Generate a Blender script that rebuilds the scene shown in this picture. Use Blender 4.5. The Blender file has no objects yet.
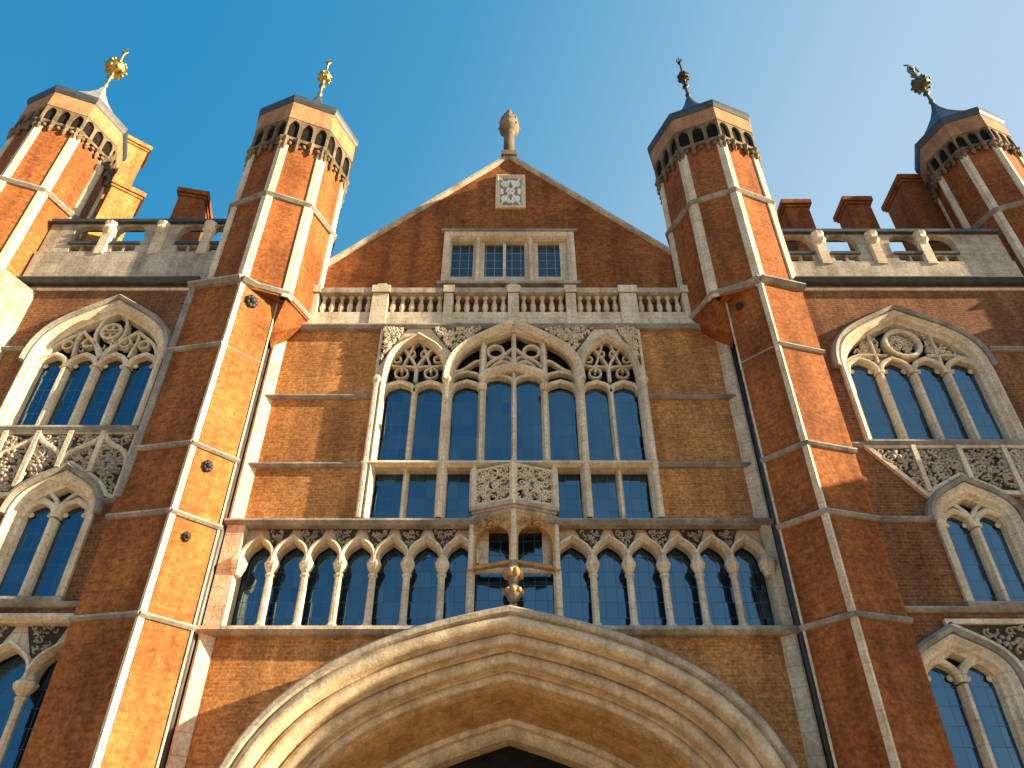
import bpy, bmesh, math, random
from mathutils import Vector
from mathutils.geometry import tessellate_polygon
random.seed(7)
R = math.radians
scn = bpy.context.scene
C = scn.collection

# ------------------------------------------------------------------ camera
PITCH, FPX, CZ = 38.0, 769.0, 1.6
cam = bpy.data.objects.new('camera', bpy.data.cameras.new('camera'))
C.objects.link(cam); scn.camera = cam
cam.location = (0, 0, CZ); cam.rotation_euler = (R(90 + PITCH), 0, 0)
cam.data.sensor_width = 36; cam.data.lens = FPX / 1024 * 36
cam.data.clip_end = 4000; cam.data.clip_start = 0.05

# ------------------------------------------------------------------ light
SUN_AZ, SUN_EL = 80.5, 20.0            # degrees from the facade's outward normal towards +X
sd = Vector((math.sin(R(SUN_AZ)) * math.cos(R(SUN_EL)), -math.cos(R(SUN_AZ)) * math.cos(R(SUN_EL)), math.sin(R(SUN_EL))))
sl = bpy.data.lights.new('sun', 'SUN'); sl.energy = 5.0; sl.angle = R(0.6); sl.color = (1, .80, .52)
so = bpy.data.objects.new('sun', sl); C.objects.link(so); so.location = (30, -10, 40)
so.rotation_euler = sd.to_track_quat('Z', 'Y').to_euler()
w = bpy.data.worlds.new('World'); scn.world = w; w.use_nodes = True
nt = w.node_tree; bg = nt.nodes['Background']
sky = nt.nodes.new('ShaderNodeTexSky'); sky.sky_type = 'NISHITA'; sky.sun_disc = False
sky.sun_elevation = R(SUN_EL); sky.sun_rotation = math.atan2(sd.x, sd.y)
sky.air_density = 1.0; sky.dust_density = 1.0; sky.ozone_density = 1.5; sky.altitude = 0
SKYS, EXPO = 0.10, 1.7
tc = nt.nodes.new('ShaderNodeTexCoord'); dp = nt.nodes.new('ShaderNodeVectorMath'); dp.operation = 'DOT_PRODUCT'
nt.links.new(tc.outputs['Generated'], dp.inputs[0]); dp.inputs[1].default_value = (.781, 0, -.625)      # paler towards the sun's side and the horizon
mr = nt.nodes.new('ShaderNodeMapRange'); nt.links.new(dp.outputs['Value'], mr.inputs[0]); mr.inputs[1].default_value = -1; mr.inputs[2].default_value = 1
rp = nt.nodes.new('ShaderNodeValToRGB'); nt.links.new(mr.outputs[0], rp.inputs[0]); er = rp.color_ramp.elements
stops = [(-1, (.01, .24, .50)), (-.80, (.0, .27, .55)), (-.60, (.052, .335, .60)), (-.44, (.175, .455, .69)), (-.34, (.28, .53, .73)), (-.16, (.45, .655, .82)), (.25, (.54, .69, .80)), (.7, (.95, .90, .82))]
while len(er) < len(stops): er.new(.5)
for e_, (d_, c_) in zip(er, stops): e_.position = (d_ + 1) / 2; e_.color = (*c_, 1)
vm = nt.nodes.new('ShaderNodeVectorMath'); vm.operation = 'SCALE'; vm.inputs['Scale'].default_value = 1 / (SKYS * 2 ** EXPO)
nt.links.new(rp.outputs[0], vm.inputs[0])
mx = nt.nodes.new('ShaderNodeMix'); mx.data_type = 'RGBA'; mx.inputs[0].default_value = .85      # clear sky deepened away from the sun, hazy towards it
nt.links.new(sky.outputs[0], mx.inputs[6]); nt.links.new(vm.outputs[0], mx.inputs[7])
nt.links.new(mx.outputs[2], bg.inputs[0]); bg.inputs[1].default_value = SKYS
scn.view_settings.view_transform = 'Standard'; scn.view_settings.look = 'None'
scn.view_settings.exposure = EXPO; scn.view_settings.gamma = 1

# ------------------------------------------------------------------ materials
def mat(name):
    m = bpy.data.materials.new(name); m.use_nodes = True
    return m, m.node_tree.nodes, m.node_tree.links, m.node_tree.nodes['Principled BSDF']
def N(ns, t, **k):
    n = ns.new(t)
    for a, b in k.items(): setattr(n, a, b)
    return n
def noise(ns, ls, vec, scale, detail=4, sc=None):
    if sc:
        mp = N(ns, 'ShaderNodeMapping'); mp.inputs['Scale'].default_value = sc; ls.new(vec, mp.inputs[0]); vec = mp.outputs[0]
    n = N(ns, 'ShaderNodeTexNoise'); n.inputs['Scale'].default_value = scale; n.inputs['Detail'].default_value = detail
    ls.new(vec, n.inputs['Vector']); return n.outputs['Fac']
def ramp(ns, ls, fac, p0, c0, p1, c1):
    r = N(ns, 'ShaderNodeValToRGB'); ls.new(fac, r.inputs[0])
    e = r.color_ramp.elements; e[0].position = p0; e[0].color = (*c0, 1); e[1].position = p1; e[1].color = (*c1, 1)
    return r.outputs[0]
def mul(ns, ls, a, b, f=1.0, mode='MULTIPLY'):
    m = N(ns, 'ShaderNodeMix', data_type='RGBA', blend_type=mode); m.inputs[0].default_value = f
    ls.new(a, m.inputs[6]); ls.new(b, m.inputs[7]); return m.outputs[2]
def brick(name, c1, c2, mortar, ms=.012, bump=.25, grain=0):
    m, ns, ls, p = mat(name)
    uv = N(ns, 'ShaderNodeUVMap').outputs[0]; ob = N(ns, 'ShaderNodeNewGeometry').outputs['Position']
    b = N(ns, 'ShaderNodeTexBrick'); ls.new(uv, b.inputs['Vector'])
    b.inputs['Color1'].default_value = (*c1, 1); b.inputs['Color2'].default_value = (*c2, 1); b.inputs['Mortar'].default_value = (*mortar, 1)
    b.inputs['Scale'].default_value = 1; b.inputs['Mortar Size'].default_value = ms; b.inputs['Mortar Smooth'].default_value = .3
    b.inputs['Brick Width'].default_value = .235; b.inputs['Row Height'].default_value = .075; b.inputs['Bias'].default_value = -.1
    odd = N(ns, 'ShaderNodeTexBrick'); ls.new(uv, odd.inputs['Vector'])      # odd burnt and pale bricks
    odd.inputs['Color1'].default_value = (1.25, 1.25, 1.3, 1); odd.inputs['Color2'].default_value = (.55, .5, .52, 1); odd.inputs['Mortar'].default_value = (1, 1, 1, 1)
    for k_, v_ in (('Scale', 1), ('Mortar Size', ms), ('Brick Width', .235), ('Row Height', .075), ('Bias', -.35)): odd.inputs[k_].default_value = v_
    odd.squash = 1.0; odd.offset_frequency = 2
    big = ramp(ns, ls, noise(ns, ls, ob, .55, 6), .3, (.66, .6, .56), .68, (1.12, 1.08, 1.0))
    fine = ramp(ns, ls, noise(ns, ls, ob, 9, 3), .32, (.72, .7, .68), .66, (1.15, 1.15, 1.15))
    st = ramp(ns, ls, noise(ns, ls, ob, 1.0, 5, (2.2, 2.2, .3)), .36, (.72, .70, .70), .58, (1.04, 1.04, 1.04))
    c = mul(ns, ls, mul(ns, ls, mul(ns, ls, b.outputs['Color'], big), fine), st)
    c = mul(ns, ls, c, odd.outputs['Color'], .24)
    if grain: c = mul(ns, ls, c, ramp(ns, ls, noise(ns, ls, ob, 17, 3), .36, (.5, .45, .42), .62, (1.28, 1.26, 1.22)), grain)
    ls.new(c, p.inputs['Base Color']); p.inputs['Roughness'].default_value = .9; p.inputs['Specular IOR Level'].default_value = .2
    bp = N(ns, 'ShaderNodeBump'); bp.inputs['Strength'].default_value = bump; bp.inputs['Distance'].default_value = .012; bp.invert = True
    ls.new(b.outputs['Fac'], bp.inputs['Height']); ls.new(bp.outputs[0], p.inputs['Normal'])
    return m
def stone(name, col, dark, streak=.6, rough=.85, joints=True):
    m, ns, ls, p = mat(name)
    uv = N(ns, 'ShaderNodeUVMap').outputs[0]; ob = N(ns, 'ShaderNodeNewGeometry').outputs['Position']
    c = ramp(ns, ls, noise(ns, ls, ob, 1.7, 7), .34, dark, .6, col)
    c = mul(ns, ls, c, ramp(ns, ls, noise(ns, ls, ob, 14, 4), .3, (.74, .72, .7), .65, (1.08, 1.08, 1.08)))
    c = mul(ns, ls, c, ramp(ns, ls, noise(ns, ls, ob, 1.3, 6, (3, 3, .35)), .36, (.5, .47, .44), .58, (1.03, 1.03, 1.03)), streak)
    if joints:
        b = N(ns, 'ShaderNodeTexBrick'); ls.new(uv, b.inputs['Vector'])
        b.inputs['Color1'].default_value = (1, 1, 1, 1); b.inputs['Color2'].default_value = (.93, .92, .9, 1); b.inputs['Mortar'].default_value = (.7, .66, .6, 1)
        b.inputs['Scale'].default_value = 1; b.inputs['Mortar Size'].default_value = .012; b.inputs['Brick Width'].default_value = .85; b.inputs['Row Height'].default_value = .42
        c = mul(ns, ls, c, b.outputs[0], .8)
    ls.new(c, p.inputs['Base Color']); p.inputs['Roughness'].default_value = rough; p.inputs['Specular IOR Level'].default_value = .25
    bp = N(ns, 'ShaderNodeBump'); bp.inputs['Strength'].default_value = .35; bp.inputs['Distance'].default_value = .02
    ls.new(noise(ns, ls, ob, 22, 5), bp.inputs['Height']); ls.new(bp.outputs[0], p.inputs['Normal'])
    return m
def metal(name, col, rough, met=1.0):
    m, ns, ls, p = mat(name)
    ob = N(ns, 'ShaderNodeNewGeometry').outputs['Position']
    c = ramp(ns, ls, noise(ns, ls, ob, 5, 5), .3, tuple(x * .55 for x in col), .65, col)
    ls.new(c, p.inputs['Base Color']); p.inputs['Metallic'].default_value = met; p.inputs['Specular IOR Level'].default_value = .05 if rough > .85 else .5; p.inputs['Roughness'].default_value = rough
    return m
def glass(name, base, ior=2.0, gw=.26, gh=.36, lead=(.018, .022, .026), wob=.05):
    m, ns, ls, p = mat(name)
    uv = N(ns, 'ShaderNodeUVMap').outputs[0]; ob = N(ns, 'ShaderNodeNewGeometry').outputs['Position']
    b = N(ns, 'ShaderNodeTexBrick'); ls.new(uv, b.inputs['Vector']); b.offset = 0
    b.inputs['Color1'].default_value = (*base, 1); b.inputs['Color2'].default_value = tuple(x * .8 for x in base) + (1,); b.inputs['Mortar'].default_value = (*lead, 1)
    b.inputs['Scale'].default_value = 1; b.inputs['Mortar Size'].default_value = .007; b.inputs['Brick Width'].default_value = gw; b.inputs['Row Height'].default_value = gh
    ls.new(b.outputs['Color'], p.inputs['Base Color'])
    rr = ramp(ns, ls, b.outputs['Fac'], 0, (.06,) * 3, 1, (.6,) * 3); ls.new(rr, p.inputs['Roughness'])
    p.inputs['IOR'].default_value = ior; p.inputs['Specular Tint'].default_value = (.42, .74, 1, 1)
    sc_ = N(ns, 'ShaderNodeVectorMath', operation='DIVIDE'); ls.new(uv, sc_.inputs[0]); sc_.inputs[1].default_value = (gw, gh, 1)
    fl_ = N(ns, 'ShaderNodeVectorMath', operation='FLOOR'); ls.new(sc_.outputs[0], fl_.inputs[0])
    wn = N(ns, 'ShaderNodeTexWhiteNoise', noise_dimensions='3D'); ls.new(fl_.outputs[0], wn.inputs['Vector'])
    sb = N(ns, 'ShaderNodeVectorMath', operation='SUBTRACT'); ls.new(wn.outputs['Color'], sb.inputs[0]); sb.inputs[1].default_value = (.5, .5, .5)
    sl_ = N(ns, 'ShaderNodeVectorMath', operation='SCALE'); ls.new(sb.outputs[0], sl_.inputs[0]); sl_.inputs['Scale'].default_value = .075
    gn = N(ns, 'ShaderNodeNewGeometry'); ad = N(ns, 'ShaderNodeVectorMath', operation='ADD'); ls.new(gn.outputs['Normal'], ad.inputs[0]); ls.new(sl_.outputs[0], ad.inputs[1])
    nm = N(ns, 'ShaderNodeVectorMath', operation='NORMALIZE'); ls.new(ad.outputs[0], nm.inputs[0])
    bp = N(ns, 'ShaderNodeBump'); ls.new(nm.outputs[0], bp.inputs['Normal']); bp.inputs['Strength'].default_value = wob; bp.inputs['Distance'].default_value = .05
    ls.new(noise(ns, ls, ob, 3.2, 2), bp.inputs['Height']); ls.new(bp.outputs[0], p.inputs['Normal'])
    return m
M = {
 'red': brick('red_brick', (.350, .126, .036), (.290, .097, .029), (.315, .133, .052), .010, .12, .42),
 'orange': brick('sunlit_orange_brick', (.42, .185, .058), (.36, .150, .045), (.38, .170, .055), .006, .2, .25),
 'brown': brick('brown_brick', (.285, .118, .050), (.215, .082, .034), (.25, .165, .095), .013, .35, .5),
 'gold': brick('golden_brick', (.58, .28, .094), (.46, .20, .062), (.54, .31, .135), .013, .3, .5),
 'stone': stone('cream_stone', (.80, .69, .51), (.64, .52, .36), .3),
 'stone_grey': stone('weathered_stone', (.56, .48, .37), (.36, .31, .24), .5),
 'stone_smooth': stone('smooth_moulded_stone', (.72, .58, .39), (.54, .41, .26), .45, joints=False),
 'tan': stone('tan_parapet_stone', (.46, .25, .125), (.34, .17, .085), .4, joints=False),
 'finial_stone': stone('dark_weathered_finial_stone', (.26, .21, .14), (.13, .10, .07), .6, joints=False),
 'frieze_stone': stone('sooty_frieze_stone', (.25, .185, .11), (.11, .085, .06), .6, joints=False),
 'dark_backing': stone('dark_backing_stone', (.10, .08, .06), (.05, .04, .03), .5, joints=False),  # near-black colour stands for recess depth behind the carvings
 'stone_dark': stone('sooty_carved_stone', (.36, .30, .22), (.16, .13, .10), .6, joints=False),
 'ochre': stone('ochre_stone', (.60, .37, .16), (.46, .26, .10), .4),
 'string': stone('string_course_stone', (0.368, 0.336, 0.288), (0.224, 0.208, 0.184), .4, joints=False),
 'lead': metal('lead_sheet', (.075, .085, .09), .5, .3),
 'leadpale': metal('pale_lead_roof', (.36, .36, .35), .45, .3),
 'gilt': metal('gilding', (.62, .42, .13), .42),
 'dark_metal': metal('dark_bronze', (.06, .045, .03), .5, .6),
 'bronze': metal('green_bronze', (.12, .12, .07), .5, .6),
 'black': metal('recess_black', (.02, .018, .016), .9, 0),  # near-black: darkness of recesses and passage put into the colour
 'iron': metal('black_iron', (.025, .022, .02), .6, .2),
 'glass': glass('blue_leaded_glass', (.003, .010, .028), 2.5),
 'glass_small': glass('gable_leaded_glass', (.03, .045, .06), 1.7, .27, .34, (.34, .34, .33)),
 'void': glass('dark_tracery_glass', (.012, .010, .010), 1.25),
 'plaque': stone('white_plaque_stone', (.92, .91, .86), (.7, .68, .63), .2, joints=False),
 'oak': stone('dark_oak', (.045, .028, .016), (.02, .012, .008), .4, joints=False),
}
gm, ns, ls, p = mat('gravel'); ob = N(ns, 'ShaderNodeNewGeometry').outputs['Position']
ls.new(mul(ns, ls, ramp(ns, ls, noise(ns, ls, ob, .4, 6), .3, (.31, .235, .16), .7, (.40, .31, .215)), ramp(ns, ls, noise(ns, ls, ob, 45, 3), .3, (.6, .6, .6), .7, (1.1, 1.1, 1.1))), p.inputs['Base Color'])
p.inputs['Roughness'].default_value = .95; M['gravel'] = gm

# ------------------------------------------------------------------ helpers
cs, sn = math.cos(R(PITCH)), math.sin(R(PITCH))
def at(px, py, Y):                       # photo measurement -> metres on the upright plane at depth Y
    a = (px - 512) / FPX; b = (384 - py) / FPX; t = Y / (cs - b * sn)
    return a * t, CZ + (sn + b * cs) * t
def zat(py, Y): return at(512, py, Y)[1]
def xat(px, py, Y): return at(px, py, Y)[0]

class MB:
    def __init__(s): s.v = []; s.f = []; s.sm = []; s.mi = []; s.cur = 0; s.base()
    def base(s, o=(0, 0), u=(1, 0)): s.o = o; s.u = u; return s      # local x runs along u, local y inwards
    def add(s, vs, fs, smooth=False):
        k = len(s.v); ox, oy = s.o; ux, uy = s.u
        for x, y, z in vs: s.v.append((ox + ux * x - uy * y, oy + uy * x + ux * y, z))
        for f in fs: s.f.append([i + k for i in f]); s.sm.append(smooth); s.mi.append(s.cur)
        return s
    def box(s, x0, x1, y0, y1, z0, z1):
        return s.add([(x0, y0, z0), (x1, y0, z0), (x1, y1, z0), (x0, y1, z0), (x0, y0, z1), (x1, y0, z1), (x1, y1, z1), (x0, y1, z1)],
              [(0, 1, 5, 4), (1, 2, 6, 5), (2, 3, 7, 6), (3, 0, 4, 7), (4, 5, 6, 7), (3, 2, 1, 0)])
    def prism(s, poly, z0, z1):          # plan polygon
        n = len(poly)
        return s.add([(x, y, z0) for x, y in poly] + [(x, y, z1) for x, y in poly],
              [(i, (i + 1) % n, n + (i + 1) % n, n + i) for i in range(n)] + [tuple(range(n))[::-1], tuple(range(n, 2 * n))])
    def plate(s, outer, holes, y0, y1):  # upright slab with openings
        loops = [outer] + list(holes); flat = [q for l in loops for q in l]; n = len(flat)
        ar = lambda l: abs(sum(l[i - 1][0] * l[i][1] - l[i][0] * l[i - 1][1] for i in range(len(l)))) / 2
        ea = ar(outer) - sum(ar(h) for h in holes)
        for k in range(12):      # the triangulator can trip over axis-aligned loops: turn them and try again
            c_, s_ = math.cos(k * .41), math.sin(k * .41)
            tri = tessellate_polygon([[Vector((x * c_ - z * s_, x * s_ + z * c_, 0)) for x, z in l] for l in loops])
            ta = sum(ar([flat[i] for i in t]) for t in tri)
            if abs(ta - ea) < .004 * ea + .001: break
        else: print('BADTESS', ta, ea, len(holes), outer[:2])
        fs = [tuple(t) for t in tri] + [tuple(i + n for i in t)[::-1] for t in tri]
        k = 0
        for l in loops:
            m = len(l)
            for i in range(m): a, b = k + i, k + (i + 1) % m; fs.append((a, b, b + n, a + n))
            k += m
        return s.add([(x, y0, z) for x, z in flat] + [(x, y1, z) for x, z in flat], fs)
    def sweep(s, path, prof, closed=False, smooth=False):   # prof: (offset to the left of travel, y)
        n = len(path); m = len(prof); vs = []
        for i in range(n):
            p = Vector(path[i])
            a = Vector(path[i - 1]) if (i or closed) else None
            b = Vector(path[(i + 1) % n]) if (i < n - 1 or closed) else None
            d1 = (p - a).normalized() if a is not None else (b - p).normalized()
            d2 = (b - p).normalized() if b is not None else d1
            n1 = Vector((-d1.y, d1.x)); n2 = Vector((-d2.y, d2.x)); h = n1 + n2
            h = n1 if h.length < 1e-4 else h.normalized()
            k = 1 / max(.35, h.dot(n1))
            for o, y in prof: vs.append((p.x + h.x * o * k, y, p.y + h.y * o * k))
        fs = []
        for i in range(n if closed else n - 1):
            j = (i + 1) % n
            for q in range(m): r = (q + 1) % m; fs.append((i * m + q, i * m + r, j * m + r, j * m + q))
        if not closed: fs += [tuple(range(m)), tuple(range((n - 1) * m, n * m))[::-1]]
        return s.add(vs, fs, smooth)
    def rib(s, path, wd, y0, y1, closed=False):
        c = wd * .3
        return s.sweep(path, [(-wd / 2, y1), (-wd / 2, y0 + c), (-wd / 2 + c, y0), (wd / 2 - c, y0), (wd / 2, y0 + c), (wd / 2, y1)], closed)
    def lathe(s, c, prof, n=12, ph=-90.0, smooth=None):
        vs = []; m = len(prof)
        for r, z in prof:
            for i in range(n):
                a = R(ph) + 2 * math.pi * i / n; vs.append((c[0] + r * math.cos(a), c[1] + r * math.sin(a), z))
        fs = [(q * n + i, q * n + (i + 1) % n, (q + 1) * n + (i + 1) % n, (q + 1) * n + i) for q in range(m - 1) for i in range(n)]
        fs += [tuple(range(n))[::-1], tuple(range((m - 1) * n, m * n))]
        return s.add(vs, fs, n > 9 if smooth is None else smooth)
    def blob(s, c, r, sq=(1, 1, 1)):
        t = [(math.sin(R(a)), -math.cos(R(a))) for a in (0, 50, 90, 130, 180)]
        vs = []; n = 6
        for rr, zz in t:
            for i in range(n):
                a = i * math.pi / 3 + .3; vs.append((c[0] + r * sq[0] * max(rr, .02) * math.cos(a), c[1] + r * sq[1] * max(rr, .02) * math.sin(a), c[2] + r * sq[2] * zz))
        fs = [(q * n + i, q * n + (i + 1) % n, (q + 1) * n + (i + 1) % n, (q + 1) * n + i) for q in range(4) for i in range(n)]
        return s.add(vs, fs, True)
    def tube(s, pts, r, n=6):
        vs = []; m = len(pts)
        for i in range(m):
            d = (Vector(pts[min(i + 1, m - 1)]) - Vector(pts[max(i - 1, 0)])).normalized()
            e = d.orthogonal().normalized() if abs(d.z) > .95 else d.cross(Vector((0, 0, 1))).normalized(); g = d.cross(e)
            for k in range(n):
                a = 2 * math.pi * k / n; q = Vector(pts[i]) + (e * math.cos(a) + g * math.sin(a)) * r; vs.append(tuple(q))
        fs = [(q * n + i, q * n + (i + 1) % n, (q + 1) * n + (i + 1) % n, (q + 1) * n + i) for q in range(m - 1) for i in range(n)]
        fs += [tuple(range(n)), tuple(range((m - 1) * n, m * n))]
        return s.add(vs, fs, True)
    def build(s, name, m, parent=None, label=None):
        me = bpy.data.meshes.new(name); me.from_pydata(s.v, [], s.f)
        for i, q in enumerate(me.polygons): q.use_smooth = s.sm[i]; q.material_index = s.mi[i]
        bm = bmesh.new(); bm.from_mesh(me); bmesh.ops.recalc_face_normals(bm, faces=bm.faces)
        ul = bm.loops.layers.uv.new('UVMap')
        for f in bm.faces:
            nx, ny, nz = f.normal
            if abs(nz) < .8:
                h = math.hypot(nx, ny) or 1; tx, ty = -ny / h, nx / h
                for l in f.loops: l[ul].uv = (l.vert.co.x * tx + l.vert.co.y * ty, l.vert.co.z)
            else:
                for l in f.loops: l[ul].uv = (l.vert.co.x, l.vert.co.y)
        bm.to_mesh(me); bm.free(); [me.materials.append(M[k]) for k in ((m,) if isinstance(m, str) else m)]
        o = bpy.data.objects.new(name, me); C.objects.link(o)
        if parent: o.parent = parent
        if label: o['label'] = label
        return o

def bez(p0, p1, p2, p3, n=10):
    out = []
    for i in range(n + 1):
        t = i / n; a = (1 - t) ** 3; b = 3 * t * (1 - t) ** 2; c = 3 * t * t * (1 - t); d = t ** 3
        out.append(tuple(a * p0[k] + b * p1[k] + c * p2[k] + d * p3[k] for k in (0, 1)))
    return out
def arch(x0, x1, zs, za, n=10, fl=.6, sl=.55):     # four-centred pointed arch, left springing to right springing
    xm = (x0 + x1) / 2; wd = (x1 - x0) / 2; h = za - zs
    L = bez((x0, zs), (x0, zs + h * fl), (xm - wd * .55, za - wd * .55 * sl * h / wd), (xm, za), n)
    return L + [(2 * xm - x, z) for x, z in L[-2::-1]]
def circ(cx, cz, r, n=18, a0=0, a1=360):
    return [(cx + r * math.cos(R(a0 + (a1 - a0) * i / n)), cz + r * math.sin(R(a0 + (a1 - a0) * i / n))) for i in range(n + (a1 - a0 < 360))]
def inside(p, poly):
    x, z = p; c = False; n = len(poly)
    for i in range(n):
        (a, b), (d, e) = poly[i], poly[(i + 1) % n]
        if (b > z) != (e > z) and x < (d - a) * (z - b) / (e - b) + a: c = not c
    return c
def scroll(mb, poly, y, n, r0=.06, r1=.15, w=.035, seed=0):   # carved leaf and scroll work filling a panel
    rd = random.Random(seed); xs = [q[0] for q in poly]; zs = [q[1] for q in poly]; k = 0
    for _ in range(n * 20):
        if k >= n: break
        c = (rd.uniform(min(xs), max(xs)), rd.uniform(min(zs), max(zs))); r = rd.uniform(r0, r1)
        if not all(inside((c[0] + r * dx, c[1] + r * dz), poly) for dx, dz in ((1, 0), (-1, 0), (0, 1), (0, -1))): continue
        k += 1; a = rd.uniform(0, 6.3); sgn = rd.choice((-1, 1)); yy = y - rd.uniform(0, .05)
        if rd.random() < .6:
            pts = [(c[0] + r * (1 - .6 * t / 7) * math.cos(a + sgn * t * .62), c[1] + r * (1 - .6 * t / 7) * math.sin(a + sgn * t * .62)) for t in range(8)]
            mb.rib(pts, w, yy - .02, y + .06)
        else:
            for q in range(3):
                an = a + q * 2.1
                mb.blob((c[0] + r * .5 * math.cos(an), yy, c[1] + r * .5 * math.sin(an)), r * .45, (1, .7, rd.uniform(.6, 1)))
    return mb

# ------------------------------------------------------------------ setting
g = MB().add([(-900, -900, 0), (900, -900, 0), (900, 900, 0), (-900, 900, 0)], [(0, 1, 2, 3)]).build('ground', 'gravel'); g['kind'] = 'structure'
root = bpy.data.objects.new('palace_gatehouse', None); C.objects.link(root); root.location = (0, 16, 0)
root['label'] = 'red brick Tudor palace gatehouse with four octagonal turrets, pale stone windows and a great arch'
root['category'] = 'building'
bpy.context.view_layer.update()
_build = MB.build
def build(s, name, m, parent=None, label=None):
    o = _build(s, name, m, parent, label)
    if parent is root: o.matrix_parent_inverse = root.matrix_world.inverted()
    return o
MB.build = build

YR, YB, YV = 16.0, 15.0, 14.4           # recessed centre, wing walls, nearest corner of the canted turret bases
V1L, V2L = (-7.17, YV), (-6.38, 15.18)
V1R, V2R = (6.60, YV), (5.82, 15.16)
XRL, XRR = -6.52, 5.93                  # centre bay between its stone strips
ZB = [zat(y, YV) for y in (280, 344, 443, 511, 614)]    # string courses of the turrets, top down
ZTOP = ZB[0]

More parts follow.
